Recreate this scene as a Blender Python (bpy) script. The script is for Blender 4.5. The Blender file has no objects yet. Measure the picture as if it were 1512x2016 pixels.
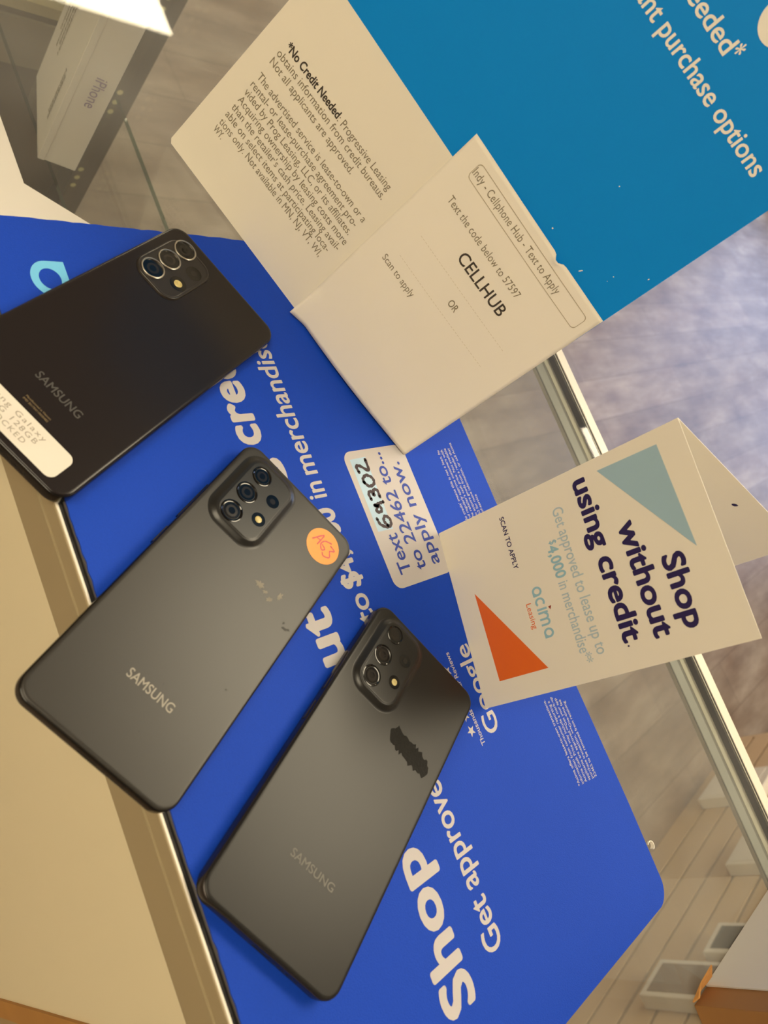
import bpy, bmesh, math, random
from mathutils import Matrix, Vector

# ------------------------------------------------------------------ scene, camera, light
S = bpy.context.scene
COL = S.collection
S.view_settings.view_transform = 'Standard'
S.view_settings.look = 'None'
S.view_settings.exposure = 0.0
S.view_settings.gamma = 1.0
S.view_settings.use_curve_mapping = False
S.cycles.use_denoising = True
S.cycles.transparent_max_bounces = 24
S.cycles.max_bounces = 10
S.cycles.sample_clamp_indirect = 6.0

MM = 0.001
CAM_R = ((0.6907210591, -0.3715208156, 0.6203843181),      # image right
         (-0.1650257775, -0.9162730288, -0.3649797658),     # image down
         (0.7040389984, 0.1497198059, -0.6941995883))       # view direction
cd = bpy.data.cameras.new('camera')
cd.sensor_fit = 'VERTICAL'
cd.sensor_height = 36.0
cd.lens = 1498.83 / 2016.0 * 36.0
cd.clip_start = 0.01
cd.clip_end = 60
cd.dof.use_dof = True
cd.dof.focus_distance = 0.44
cd.dof.aperture_fstop = 13.0
cam = bpy.data.objects.new('camera', cd)
COL.objects.link(cam)
r0, r1, r2 = CAM_R
cam.matrix_world = Matrix(((r0[0], -r1[0], -r2[0], 0.0),
                           (r0[1], -r1[1], -r2[1], 0.0),
                           (r0[2], -r1[2], -r2[2], 0.29554),
                           (0, 0, 0, 1)))
S.camera = cam

W = bpy.data.worlds.new('daylight_sky')
S.world = W
W.use_nodes = True
W.node_tree.nodes['Background'].inputs[0].default_value = (0.55, 0.70, 1.0, 1)
W.node_tree.nodes['Background'].inputs[1].default_value = 0.6

LAMP_STRENGTH = 17.0
LAMP_COLOR = (1.0, 0.86, 0.61)
sun = bpy.data.lights.new('window_daylight', 'AREA')
sun.shape = 'RECTANGLE'
sun.size, sun.size_y = 3.4, 2.3
sun.energy = 125
sun.color = (0.49, 0.61, 1.0)
so = bpy.data.objects.new('window_daylight', sun)
COL.objects.link(so)
so.location = (6.35, 0.75, 0.42)
so.rotation_euler = (0, math.radians(90), 0)

# ------------------------------------------------------------------ helpers
def srgb(r, g, b):
    f = lambda c: (c / 255) / 12.92 if c / 255 <= 0.04045 else ((c / 255 + 0.055) / 1.055) ** 2.4
    return (f(r), f(g), f(b))

MATS = {}
def pm(name, rgb, rough=0.5, metal=0.0, var=0.06, scale=60.0, bump=0.0, bscale=400.0, spec=0.5, coat=0.0):
    """procedural principled material: colour with slight noise, optional fine bump"""
    if name in MATS:
        return MATS[name]
    m = bpy.data.materials.new(name)
    m.use_nodes = True
    nt = m.node_tree
    b = nt.nodes['Principled BSDF']
    b.inputs['Roughness'].default_value = rough
    b.inputs['Metallic'].default_value = metal
    b.inputs['Specular IOR Level'].default_value = spec
    b.inputs['Coat Weight'].default_value = coat
    tc = nt.nodes.new('ShaderNodeTexCoord')
    n = nt.nodes.new('ShaderNodeTexNoise')
    n.inputs['Scale'].default_value = scale
    n.inputs['Detail'].default_value = 4
    nt.links.new(tc.outputs['Object'], n.inputs['Vector'])
    mx = nt.nodes.new('ShaderNodeMix')
    mx.data_type = 'RGBA'
    c = Vector(rgb)
    mx.inputs['A'].default_value = (*(c * (1 - var)), 1)
    mx.inputs['B'].default_value = (*[min(1, x) for x in (c * (1 + var))], 1)
    nt.links.new(n.outputs['Fac'], mx.inputs['Factor'])
    nt.links.new(mx.outputs['Result'], b.inputs['Base Color'])
    if bump:
        n2 = nt.nodes.new('ShaderNodeTexNoise')
        n2.inputs['Scale'].default_value = bscale
        nt.links.new(tc.outputs['Object'], n2.inputs['Vector'])
        bp = nt.nodes.new('ShaderNodeBump')
        bp.inputs['Strength'].default_value = bump
        bp.inputs['Distance'].default_value = 0.0005
        nt.links.new(n2.outputs['Fac'], bp.inputs['Height'])
        nt.links.new(bp.outputs['Normal'], b.inputs['Normal'])
    MATS[name] = m
    return m

def glass_mat(name, tint, f0=0.045, rough=0.0, haze=0.0):
    """thin architectural glass: tinted transparency plus a Schlick reflection"""
    m = bpy.data.materials.new(name)
    m.use_nodes = True
    nt = m.node_tree
    nt.nodes.remove(nt.nodes['Principled BSDF'])
    out = nt.nodes['Material Output']
    tr = nt.nodes.new('ShaderNodeBsdfTransparent')
    tr.inputs[0].default_value = (*tint, 1)
    gl = nt.nodes.new('ShaderNodeBsdfAnisotropic')
    gl.inputs['Roughness'].default_value = rough
    ge = nt.nodes.new('ShaderNodeNewGeometry')
    dot = nt.nodes.new('ShaderNodeVectorMath'); dot.operation = 'DOT_PRODUCT'
    nt.links.new(ge.outputs['Normal'], dot.inputs[0]); nt.links.new(ge.outputs['Incoming'], dot.inputs[1])
    def math_(op, a, b=None):
        k = nt.nodes.new('ShaderNodeMath'); k.operation = op
        for i, v in enumerate((a, b)):
            if v is None: continue
            if isinstance(v, (int, float)): k.inputs[i].default_value = v
            else: nt.links.new(v, k.inputs[i])
        return k.outputs[0]
    c = math_('ABSOLUTE', dot.outputs['Value'])
    p = math_('POWER', math_('SUBTRACT', 1.0, c), 5.0)
    f = math_('ADD', math_('MULTIPLY', p, 1 - f0), f0)
    mix = nt.nodes.new('ShaderNodeMixShader')
    nt.links.new(f, mix.inputs[0]); nt.links.new(tr.outputs[0], mix.inputs[1]); nt.links.new(gl.outputs[0], mix.inputs[2])
    if haze:                                             # pale diffuse film mixed in, uneven by noise
        df = nt.nodes.new('ShaderNodeBsdfDiffuse'); df.inputs[0].default_value = (0.82, 0.82, 0.80, 1)
        tc = nt.nodes.new('ShaderNodeTexCoord')
        nz = nt.nodes.new('ShaderNodeTexNoise'); nz.inputs['Scale'].default_value = 14; nz.inputs['Detail'].default_value = 5
        nt.links.new(tc.outputs['Object'], nz.inputs['Vector'])
        hz = math_('MULTIPLY', nz.outputs['Fac'], haze * 2)
        mx2 = nt.nodes.new('ShaderNodeMixShader')
        nt.links.new(hz, mx2.inputs[0]); nt.links.new(mix.outputs[0], mx2.inputs[1]); nt.links.new(df.outputs[0], mx2.inputs[2])
        mix = mx2
    nt.links.new(mix.outputs[0], out.inputs['Surface'])
    return m

def emit_mat(name, rgb, strength):
    m = bpy.data.materials.new(name)
    m.use_nodes = True
    b = m.node_tree.nodes['Principled BSDF']
    b.inputs['Base Color'].default_value = (0.8, 0.8, 0.8, 1)
    b.inputs['Emission Color'].default_value = (*rgb, 1)
    b.inputs['Emission Strength'].default_value = strength
    return m

def obj(name, bm, mat, parent=None, smooth=False):
    me = bpy.data.meshes.new(name)
    bmesh.ops.recalc_face_normals(bm, faces=bm.faces) if smooth else None
    bm.to_mesh(me); bm.free()
    for m in (mat if isinstance(mat, (list, tuple)) else [mat]):
        me.materials.append(m)
    if smooth:
        for p in me.polygons: p.use_smooth = True
    o = bpy.data.objects.new(name, me)
    COL.objects.link(o)
    if parent: o.parent = parent
    return o

def tag(o, label=None, cat=None, group=None, kind=None):
    for k, v in (('label', label), ('category', cat), ('group', group), ('kind', kind)):
        if v: o[k] = v
    return o

def thing(name, label, cat, matrix=None, group=None):
    e = bpy.data.objects.new(name, None)
    e.empty_display_size = 0.02
    COL.objects.link(e)
    if matrix is not None: e.matrix_world = matrix
    return tag(e, label, cat, group)

def basis(o, ex, ey, ez):
    """matrix from an origin in mm and three axes"""
    return Matrix(((ex[0], ey[0], ez[0], o[0] * MM), (ex[1], ey[1], ez[1], o[1] * MM), (ex[2], ey[2], ez[2], o[2] * MM), (0, 0, 0, 1)))

def box(bm, x0, x1, y0, y1, z0, z1, bev=0.0, mi=0):
    r = bmesh.ops.create_cube(bm, size=1.0)
    vs = r['verts']
    for v in vs:
        v.co = Vector(((x0 if v.co.x < 0 else x1) * MM, (y0 if v.co.y < 0 else y1) * MM, (z0 if v.co.z < 0 else z1) * MM))
    fs = set(f for v in vs for f in v.link_faces)
    for f in fs: f.material_index = mi
    if bev:
        es = set(e for v in vs for e in v.link_edges)
        bmesh.ops.bevel(bm, geom=list(es), offset=bev * MM, segments=2, affect='EDGES', profile=0.5)
    return bm

def B(*a, **k):
    return box(bmesh.new(), *a, **k)

def rrect(u0, u1, v0, v1, r, n=8):
    pts = []
    for cx, cy, a0 in ((u1 - r, v1 - r, 0), (u0 + r, v1 - r, 90), (u0 + r, v0 + r, 180), (u1 - r, v0 + r, 270)):
        for i in range(n + 1):
            a = math.radians(a0 + 90 * i / n)
            pts.append((cx + r * math.cos(a), cy + r * math.sin(a)))
    return pts

def loft(bm, loops, cap0=False, cap1=False, mi=0):
    """loops: lists of (x,y,z) in mm"""
    rows = [[bm.verts.new((p[0] * MM, p[1] * MM, p[2] * MM)) for p in L] for L in loops]
    n = len(rows[0])
    for a, b in zip(rows, rows[1:]):
        for i in range(n):
            f = bm.faces.new((a[i], a[(i + 1) % n], b[(i + 1) % n], b[i])); f.material_index = mi
    if cap0: bm.faces.new(list(reversed(rows[0]))).material_index = mi
    if cap1: bm.faces.new(rows[-1]).material_index = mi
    return bm

def poly(bm, pts, fn=None, mi=0):
    vs = []
    for p in pts:
        q = fn(p[0], p[1]) if fn else (p[0], p[1], p[2] if len(p) > 2 else 0)
        vs.append(bm.verts.new((q[0] * MM, q[1] * MM, q[2] * MM)))
    f = bm.faces.new(vs); f.material_index = mi
    return f

def disc(bm, cx, cy, r0, r1, z0, z1=None, n=40, fn=None):
    """flat ring (r0>0) or disc on a surface"""
    z1 = z0 if z1 is None else z1
    fn = fn or (lambda x, y, z: (x, y, z))
    ring = lambda r, z: [fn(cx + r * math.cos(2 * math.pi * i / n), cy + r * math.sin(2 * math.pi * i / n), z) for i in range(n)]
    if r0 > 0:
        loft(bm, [ring(r1, z1), ring(r0, z0)])
    else:
        f = bm.faces.new([bm.verts.new(Vector(p) * MM) for p in ring(r1, z0)])
    return bm

def ribbon(bm, pts, w, fn):
    """hand-drawn stroke: flat ribbon of width w through points"""
    P = [Vector(p) for p in pts]
    # resample with Catmull-Rom
    Q = []
    for i in range(len(P) - 1):
        p0, p1, p2, p3 = P[max(i - 1, 0)], P[i], P[i + 1], P[min(i + 2, len(P) - 1)]
        for k in range(6):
            t = k / 6
            Q.append(0.5 * ((2 * p1) + (p2 - p0) * t + (2 * p0 - 5 * p1 + 4 * p2 - p3) * t * t + (3 * p1 - p0 - 3 * p2 + p3) * t ** 3))
    Q.append(P[-1])
    L, R = [], []
    for i, q in enumerate(Q):
        d = (Q[min(i + 1, len(Q) - 1)] - Q[max(i - 1, 0)])
        if d.length < 1e-9: d = Vector((1, 0))
        d.normalize()
        n = Vector((-d.y, d.x))
        ww = w * (0.42 + 0.08 * math.sin(i * 1.7))
        L.append(q + n * ww); R.append(q - n * ww)
    for i in range(len(Q) - 1):
        poly(bm, [L[i], R[i], R[i + 1], L[i + 1]], fn)
    for e in (Q[0], Q[-1]):
        poly(bm, [(e.x + w * 0.45 * math.cos(a * math.pi / 5), e.y + w * 0.45 * math.sin(a * math.pi / 5)) for a in range(10)], fn)

# ------------------------------------------------------------------ lettering
_cap = {}
def _textmesh(s, bold, spacing=1.0):
    cu = bpy.data.curves.new('lettering', 'FONT')
    cu.body = s; cu.size = 1.0; cu.offset = bold; cu.space_character = spacing
    cu.resolution_u = 4
    o = bpy.data.objects.new('lettering', cu)
    COL.objects.link(o)
    dg = bpy.context.evaluated_depsgraph_get(); dg.update()
    me = bpy.data.meshes.new_from_object(o.evaluated_get(dg))
    bpy.data.objects.remove(o); bpy.data.curves.remove(cu)
    return me

def text(bm, s, x0, x1, y, cap, fn, bold=0.0, y1=None, spacing=1.0):
    """lettering from x0 to x1 on baseline y (mm on the surface), capitals cap mm tall;
    bold strokes are printed as a few shifted passes, each a hair above the last"""
    me = _textmesh(s, 0.0, spacing)
    if 'H' not in _cap:
        h = _textmesh('H', 0.0); _cap['H'] = max(v.co.y for v in h.vertices); bpy.data.meshes.remove(h)
    xs = [v.co.x for v in me.vertices]
    a, b = min(xs) - bold, max(xs) + bold
    sy = cap / _cap['H']
    sx = (x1 - x0) / (b - a) if x1 is not None else sy
    n = 12 if bold > 0.02 else 8
    passes = [(0.0, 0.0)] + ([(bold * math.cos(2 * math.pi * k / n), bold * math.sin(2 * math.pi * k / n)) for k in range(n)] if bold else [])
    for k, (ox, oy) in enumerate(passes):
        vs = []
        for v in me.vertices:
            X = x0 + (v.co.x + ox - a) * sx
            Y = y + (v.co.y + oy) * sy + ((y1 - y) * (X - x0) / (x1 - x0) if y1 is not None else 0)
            q = fn(X, Y)
            vs.append(bm.verts.new((q[0] * MM, q[1] * MM, (q[2] + 0.006 * k) * MM)))
        for p in me.polygons:
            try: bm.faces.new([vs[i] for i in p.vertices])
            except ValueError: pass
    bpy.data.meshes.remove(me)

def acima_word(bm, x0, x1, y, h, fn, only=None):
    """round geometric logo word: a c i m a, x-height h"""
    base, step = fn, [0]
    def fn(a_, b_):
        q = base(a_, b_)
        return (q[0], q[1], q[2] + 0.012 * step[0])
    st = h * 0.21
    r = h / 2
    unit = (2 * r) + (2 * r * 0.95) + st + (2 * r * 1.55) + 2 * r + 4 * h * 0.16
    k = (x1 - x0) / unit
    n = 40
    def arc(cx, a0, a1, cy=None, rr=None):
        cy = r if cy is None else cy; R_ = rr or r
        m = max(6, int(n * abs(a1 - a0) / 360))
        O, I = [], []
        for i in range(m + 1):
            a = math.radians(a0 + (a1 - a0) * i / m)
            O.append((x0 + k * (cx + R_ * math.cos(a)), y + cy + R_ * math.sin(a)))
            I.append((x0 + k * (cx + (R_ - st) * math.cos(a)), y + cy + (R_ - st) * math.sin(a)))
        for i in range(m): poly(bm, [O[i], O[i + 1], I[i + 1], I[i]], fn)
    def rect(a, b, c, d): poly(bm, [(x0 + k * a, y + c), (x0 + k * b, y + c), (x0 + k * b, y + d), (x0 + k * a, y + d)], fn)
    gap = h * 0.16
    x = 0
    def letter_a(x):
        arc(x + r, 0, 270)
        m = 12                                      # squared foot at the lower right of the bowl
        O, I = [], []
        for i in range(m + 1):
            t = math.radians(-90 + 90 * i / m)
            q = r / max(abs(math.cos(t)), abs(math.sin(t)))
            O.append((x0 + k * (x + r + q * math.cos(t)), y + r + q * math.sin(t)))
            I.append((x0 + k * (x + r + (r - st) * math.cos(t)), y + r + (r - st) * math.sin(t)))
        for i in range(m): poly(bm, [O[i], O[i + 1], I[i + 1], I[i]], fn)
    if only is None or 0 in only: letter_a(x)
    x += 2 * r + gap
    if only is None or 1 in only: arc(x + r, 48, 312)
    x += 2 * r * 0.95 + gap
    if only is None or 2 in only: rect(x, x + st, 0, h)
    dot = x + st / 2
    x += st + gap
    if only is None or 3 in only:
        mr = r * 0.78
        rect(x, x + st, 0, h)
        for q in (0, 1):
            step[0] += 1
            cx = x + st / 2 + mr * 0.98 + q * (2 * mr - st) * 1.0
            arc(cx, 180, 0, cy=h - mr, rr=mr)
            rect(cx + mr - st, cx + mr, 0, h - mr)
        step[0] = 0
    x += 2 * r * 1.55 + gap
    if only is None or 4 in only: letter_a(x)
    return x0 + k * dot

# ------------------------------------------------------------------ materials
cream_paper = pm('cream_paper', srgb(236, 230, 216), 0.6, var=0.015, scale=30)
flyer_paper = pm('flyer_paper', srgb(238, 232, 220), 0.75, var=0.02, scale=25, bump=0.15, bscale=60)
mat_blue = pm('mat_blue', srgb(10, 66, 188), 0.62, var=0.07, scale=900, bump=0.35, bscale=1500, spec=0.25)
card_blue = pm('card_blue', srgb(0, 138, 228), 0.55, var=0.02, spec=0.15)
print_white = pm('print_white', srgb(240, 236, 228), 0.6, var=0.01)
mat_white = pm('mat_white_ink', srgb(196, 192, 194), 0.65, var=0.02, spec=0.25)
sheet_paper = pm('sheet_paper', srgb(214, 210, 202), 0.7, var=0.02)
print_lightblue = pm('print_lightblue', srgb(115, 202, 250), 0.55, var=0.02)
print_paleblue = pm('print_paleblue', srgb(178, 198, 208), 0.55, var=0.02)
print_teal = pm('print_teal', srgb(150, 192, 208), 0.55, var=0.02)
print_orange = pm('print_orange', srgb(234, 108, 34), 0.5, var=0.02)
print_navy = pm('print_navy', srgb(36, 24, 84), 0.5, var=0.02)
print_grey = pm('print_grey', srgb(134, 124, 102), 0.7, var=0.02)
print_dark = pm('print_dark', srgb(62, 54, 46), 0.7, var=0.02)
print_blue = pm('print_blue', srgb(40, 66, 165), 0.6, var=0.02)
print_black = pm('print_black', srgb(28, 24, 26), 0.6, var=0.02)
marker_black = pm('marker_black', srgb(46, 24, 34), 0.5, var=0.1, scale=400)
champagne = pm('champagne_aluminium', srgb(176, 162, 130), 0.42, 0.1, var=0.03, scale=20)
white_metal = pm('white_aluminium', srgb(240, 234, 220), 0.4, 0.1, var=0.01)
rubber = pm('black_gasket', srgb(22, 20, 18), 0.6)
cream_board = pm('cream_laminate', srgb(240, 230, 200), 0.55, var=0.02, scale=8)

# ------------------------------------------------------------------ the setting
def wood_floor():
    m = bpy.data.materials.new('wood_plank_floor')
    m.use_nodes = True
    nt = m.node_tree
    b = nt.nodes['Principled BSDF']
    tc = nt.nodes.new('ShaderNodeTexCoord')
    mp = nt.nodes.new('ShaderNodeMapping')
    mp.inputs['Rotation'].default_value = (0, 0, math.radians(-2.5))
    nt.links.new(tc.outputs['Object'], mp.inputs['Vector'])
    br = nt.nodes.new('ShaderNodeTexBrick')
    br.inputs['Scale'].default_value = 1.0
    br.inputs['Brick Width'].default_value = 1.22
    br.inputs['Row Height'].default_value = 0.15
    br.inputs['Mortar Size'].default_value = 0.0012
    br.inputs['Mortar Smooth'].default_value = 0.4
    br.inputs['Bias'].default_value = -0.1
    br.offset = 0.37
    br.inputs['Color1'].default_value = (*srgb(158, 144, 130), 1)
    br.inputs['Color2'].default_value = (*srgb(182, 168, 154), 1)
    br.inputs['Mortar'].default_value = (*srgb(112, 94, 80), 1)
    nt.links.new(mp.outputs['Vector'], br.inputs['Vector'])
    mp2 = nt.nodes.new('ShaderNodeMapping')
    mp2.inputs['Scale'].default_value = (2.6, 10, 1)
    nt.links.new(mp.outputs['Vector'], mp2.inputs['Vector'])
    n = nt.nodes.new('ShaderNodeTexNoise')
    n.inputs['Scale'].default_value = 1.6
    n.inputs['Detail'].default_value = 6
    n.inputs['Roughness'].default_value = 0.6
    nt.links.new(mp2.outputs['Vector'], n.inputs['Vector'])
    mp3 = nt.nodes.new('ShaderNodeMapping')
    mp3.inputs['Scale'].default_value = (3, 7, 1)
    nt.links.new(mp.outputs['Vector'], mp3.inputs['Vector'])
    n3 = nt.nodes.new('ShaderNodeTexNoise'); n3.inputs['Scale'].default_value = 1.3; n3.inputs['Detail'].default_value = 3
    nt.links.new(mp3.outputs['Vector'], n3.inputs['Vector'])
    rp = nt.nodes.new('ShaderNodeValToRGB')
    rp.color_ramp.elements[0].position = 0.3; rp.color_ramp.elements[0].color = (*srgb(190, 180, 174), 1)
    rp.color_ramp.elements[1].position = 0.7; rp.color_ramp.elements[1].color = (1, 1, 1, 1)
    nt.links.new(n.outputs['Fac'], rp.inputs['Fac'])
    rp3 = nt.nodes.new('ShaderNodeValToRGB')
    rp3.color_ramp.elements[0].position = 0.3; rp3.color_ramp.elements[0].color = (*srgb(205, 190, 178), 1)
    rp3.color_ramp.elements[1].position = 0.7; rp3.color_ramp.elements[1].color = (1, 1, 1, 1)
    nt.links.new(n3.outputs['Fac'], rp3.inputs['Fac'])
    mul = nt.nodes.new('ShaderNodeMix'); mul.data_type = 'RGBA'; mul.blend_type = 'MULTIPLY'; mul.inputs['Factor'].default_value = 1
    nt.links.new(br.outputs['Color'], mul.inputs['A']); nt.links.new(rp.outputs['Color'], mul.inputs['B'])
    mul2 = nt.nodes.new('ShaderNodeMix'); mul2.data_type = 'RGBA'; mul2.blend_type = 'MULTIPLY'; mul2.inputs['Factor'].default_value = 1
    nt.links.new(mul.outputs['Result'], mul2.inputs['A']); nt.links.new(rp3.outputs['Color'], mul2.inputs['B'])
    nt.links.new(mul2.outputs['Result'], b.inputs['Base Color'])
    b.inputs['Roughness'].default_value = 0.46
    return m

wall_paint = pm('wall_paint', srgb(206, 192, 164), 0.8, var=0.03, scale=3)
ceiling_tile = pm('ceiling_tile', srgb(214, 204, 184), 0.9, var=0.05, scale=40)
floor = tag(obj('floor', B(-1800, 6200, -3000, 5000, -1000, -950), wood_floor()), kind='structure')
ceil = tag(obj('ceiling', B(-1800, 6200, -3000, 5000, 1750, 1800), ceiling_tile), kind='structure')
tag(obj('wall_left', B(-1850, -1800, -3000, 5000, -1000, 1800), wall_paint), kind='structure')
tag(obj('wall_back', B(-1850, 6200, 5000, 5050, -1000, 1800), wall_paint), kind='structure')
tag(obj('wall_front', B(-1850, 6200, -3050, -3000, -1000, 1800), wall_paint), kind='structure')
WY0, WY1, WZ0, WZ1 = -850, 2350, -700, 1500          # storefront window opening
bm = bmesh.new()
box(bm, 6200, 6260, -3050, WY0, -1000, 1800); box(bm, 6200, 6260, WY1, 5050, -1000, 1800)
box(bm, 6200, 6260, WY0, WY1, -1000, WZ0); box(bm, 6200, 6260, WY0, WY1, WZ1, 1800)
tag(obj('wall_right', bm, wall_paint), kind='structure')
win = bpy.data.objects.new('window_1', None); COL.objects.link(win); win.location = (6.23, (WY0 + WY1) / 2000, WZ0 * MM)
tag(win, kind='structure')
hw, hh = (WY1 - WY0) / 2, WZ1 - WZ0
bm = bmesh.new()
for y in (-hw, -40, hw - 80): box(bm, -25, 25, y, y + 80, 0, hh)
for z in (0, hh - 80): box(bm, -24, 24, -hw, hw, z, z + 80)
obj('window_frame', bm, pm('dark_bronze', srgb(70, 62, 54), 0.4, 0.6), win)
obj('window_pane', B(-3, 3, -hw + 40, hw - 40, 40, hh - 40), glass_mat('window_glass', (0.95, 0.97, 0.97)), win)

# ceiling light troffers
lamp_frame = pm('white_lamp_frame', srgb(235, 230, 220), 0.5)
diffuser = emit_mat('lamp_diffuser', LAMP_COLOR, LAMP_STRENGTH)
LIGHTS = ((1375, 2625, 'ceiling light panel mirrored in the glass beside the white phone box'),
          (1080, -720, 'ceiling light panel over the middle of the counter'),
          (-1300, -560, 'ceiling light panel behind the photographer'),
          (3700, -560, 'ceiling light panel over the shop floor'),
          (3700, 2625, 'ceiling light panel in the far corner of the shop'))
for x, y, lab in LIGHTS:
    t = thing('ceiling_light', lab, 'ceiling light', Matrix.Translation(((x + 304) * MM, (y + 605) * MM, 1.75)))
    bm = bmesh.new()
    for a in ((-304, -290, -605, 605), (290, 304, -605, 605), (-290, 290, -605, -591), (-290, 290, 591, 605)):
        box(bm, *a, -12, 0)
    obj('lamp_frame', bm, lamp_frame, t)
    obj('diffuser', B(-290, 290, -591, 591, -8, -4), diffuser, t)

# slatwall fixture beyond the counter with hanging packs
tan_board = pm('tan_slat_board', srgb(198, 172, 138), 0.55, var=0.05, scale=14)
groove_dark = pm('slat_groove', srgb(70, 58, 50), 0.6)
a = math.radians(4.9)
SL = basis((1697, -765, -950), (math.cos(a), math.sin(a), 0), (-math.sin(a), math.cos(a), 0), (0, 0, 1))
t = thing('slatwall_display', 'tan slatwall display with dark horizontal grooves beyond the counter front', 'display stand', SL)
bm = bmesh.new()
zs = [0] + [66 + 64.5 * i for i in range(20)]
for z0, z1 in zip(zs, zs[1:]): box(bm, -760, 640, -16, 0, z0 + (4 if z0 else 0), z1 - 4)
obj('slat_panel', bm, tan_board, t)
obj('backing_board', B(-760, 640, -30, -14, 0, zs[-1]), groove_dark, t)
obj('end_trim', B(640, 656, -30, 0, 0, zs[-1]), tan_board, t)
HANG = ((285, 60, 150, 170, 'white', 'white rectangular package on the lowest slats, nearest the shop floor'),
        (-50, 255, 120, 110, 'white', 'white package hanging mid-height on the tan slatwall'),
        (-358, 315, 90, 105, 'dark', 'dark-fronted package with pale rim hanging on the tan slatwall'),
        (-478, 235, 100, 165, 'clear', 'pale framed package with grey insert, closest to the cardboard box'))
pack_white = pm('pack_white', srgb(222, 216, 204), 0.4)
pack_dark = pm('pack_dark', srgb(38, 44, 42), 0.25)
pack_grey = pm('pack_grey', srgb(120, 106, 92), 0.5)
for s, h, w, hh_, k, lab in HANG:
    p = thing('hanging_package', lab, 'package', SL @ Matrix.Translation((s * MM, 0.0145, h * MM)), 'packages hanging on the slatwall')
    obj('package_shell', B(-w / 2, w / 2, -14, 14, 0, hh_, bev=2), pack_white, p)
    obj('package_front', B(-w / 2 + 12, w / 2 - 12, 13.2, 15, 12, hh_ - 22), {'white': pack_white, 'dark': pack_dark, 'clear': pack_grey}[k], p)

# ------------------------------------------------------------------ glass display counter
GREEN = glass_mat('green_glass_edge', (0.10, 0.26, 0.20), 0.08)
CLEAR = glass_mat('counter_glass', (0.96, 0.97, 0.955), 0.05)
TOPGLASS = glass_mat('hazy_top_glass', (0.96, 0.97, 0.955), 0.05, haze=0.058)
def glass_slab(name, x0, x1, y0, y1, z0, z1, parent, flat, mats=None):
    bm = B(x0, x1, y0, y1, z0, z1)
    bm.normal_update()
    for f in bm.faces: f.material_index = 0 if abs(f.normal[flat]) > 0.9 else 1
    return obj(name, bm, mats or [CLEAR, GREEN], parent)
case = thing('display_counter', 'glass topped display counter with champagne back rail and white front rail', 'display counter', Matrix.Translation((0, 0, 0)))
Y0, Y1 = -900, 790
glass_slab('glass_top', 129, 549, Y0, Y1, -6, -0.1, case, 2, [TOPGLASS, CLEAR])
glass_slab('front_glass', 541, 546, Y0, Y1 - 25, -850, -7.4, case, 0)
glass_slab('glass_shelf', 326, 424, -640, 733, -256, -250, case, 2)
bm = bmesh.new()
box(bm, 125.3, 126.2, Y0, Y1, -11, -0.8); box(bm, 124.7, 126.2, Y0, Y1, -36.5, -11.4)
obj('back_rail', bm, champagne, case)
obj('rail_lip', B(125.8, 126.9, Y0, Y1, -8, 0.1, bev=0.3), white_metal, case)  # white colour puts the rail's edge highlight into the lip
obj('gasket', B(126.9, 129, Y0, Y1, -8, -0.6), rubber, case)
bm = bmesh.new()
box(bm, 553.5, 564.5, Y0, Y1, -26, 0.2, bev=0.6)
tag(obj('front_rail', bm, white_metal, case), 'white front rail')
obj('front_gasket', B(549, 553.4, Y0, Y1, -10, -0.4), rubber, case)
obj('gasket_bead', B(550.0, 550.9, Y0, Y1, -2, -0.15), pm('pale_channel', srgb(196, 192, 176), 0.35, 0.1), case)
obj('glass_channel', B(541, 549, Y0, Y1, -7.2, -6.2), pm('pale_channel', srgb(196, 192, 176), 0.35, 0.1), case)
obj('glass_seal', B(527.3, 537.5, Y0, Y1, -7.2, -6.3), pm('grey_seal', srgb(150, 152, 146), 0.4), case)
obj('seal_line', B(526.5, 527.3, Y0, Y1, -7.2, -6.25), pm('dark_seal', srgb(100, 100, 92), 0.5), case)
obj('seal_line', B(537.5, 540.4, Y0, Y1, -7.2, -6.25), pm('dark_seal', srgb(100, 100, 92), 0.5), case)
obj('back_door', B(125.3, 128, -124, Y1, -850, -36.5), cream_board, case)
obj('rear_panel', B(125.3, 128, Y0, -136, -850, -36.5), pm('tan_panel', srgb(176, 150, 110), 0.6, var=0.04), case)
obj('wood_trim', B(123.5, 128, -136, -124, -850, -36.5), pm('light_wood_trim', srgb(186, 136, 72), 0.6, var=0.15, scale=25), case)
dark_wood = pm('dark_end_panel', srgb(74, 60, 48), 0.5, var=0.22, scale=9)
obj('end_panel', B(129, 549, 768, 790, -850, -6.2), dark_wood, case)
obj('panel_band', B(129, 520, 764.5, 768, -392, -330), pm('panel_band_tan', srgb(120, 108, 90), 0.4), case)  # lighter, greyer band across the dark end panel
obj('corner_post', B(515, 546, 738, 768, -850, -6.2), pm('dark_post', srgb(52, 42, 34), 0.45, var=0.12, scale=20), case)
obj('near_end_panel', B(129, 549, Y0, Y0 + 20, -850, -6.2), dark_wood, case)
obj('case_deck', B(128, 545, Y0 + 20, 768, -850, -832), dark_wood, case)
obj('counter_base', B(124, 552, Y0, Y1, -950, -850), pm('base_board', srgb(120, 96, 70), 0.6), case)
for y in (700, 40, -600): obj('shelf_bracket', B(130, 424, y, y + 12, -268, -256), champagne, case)

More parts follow.
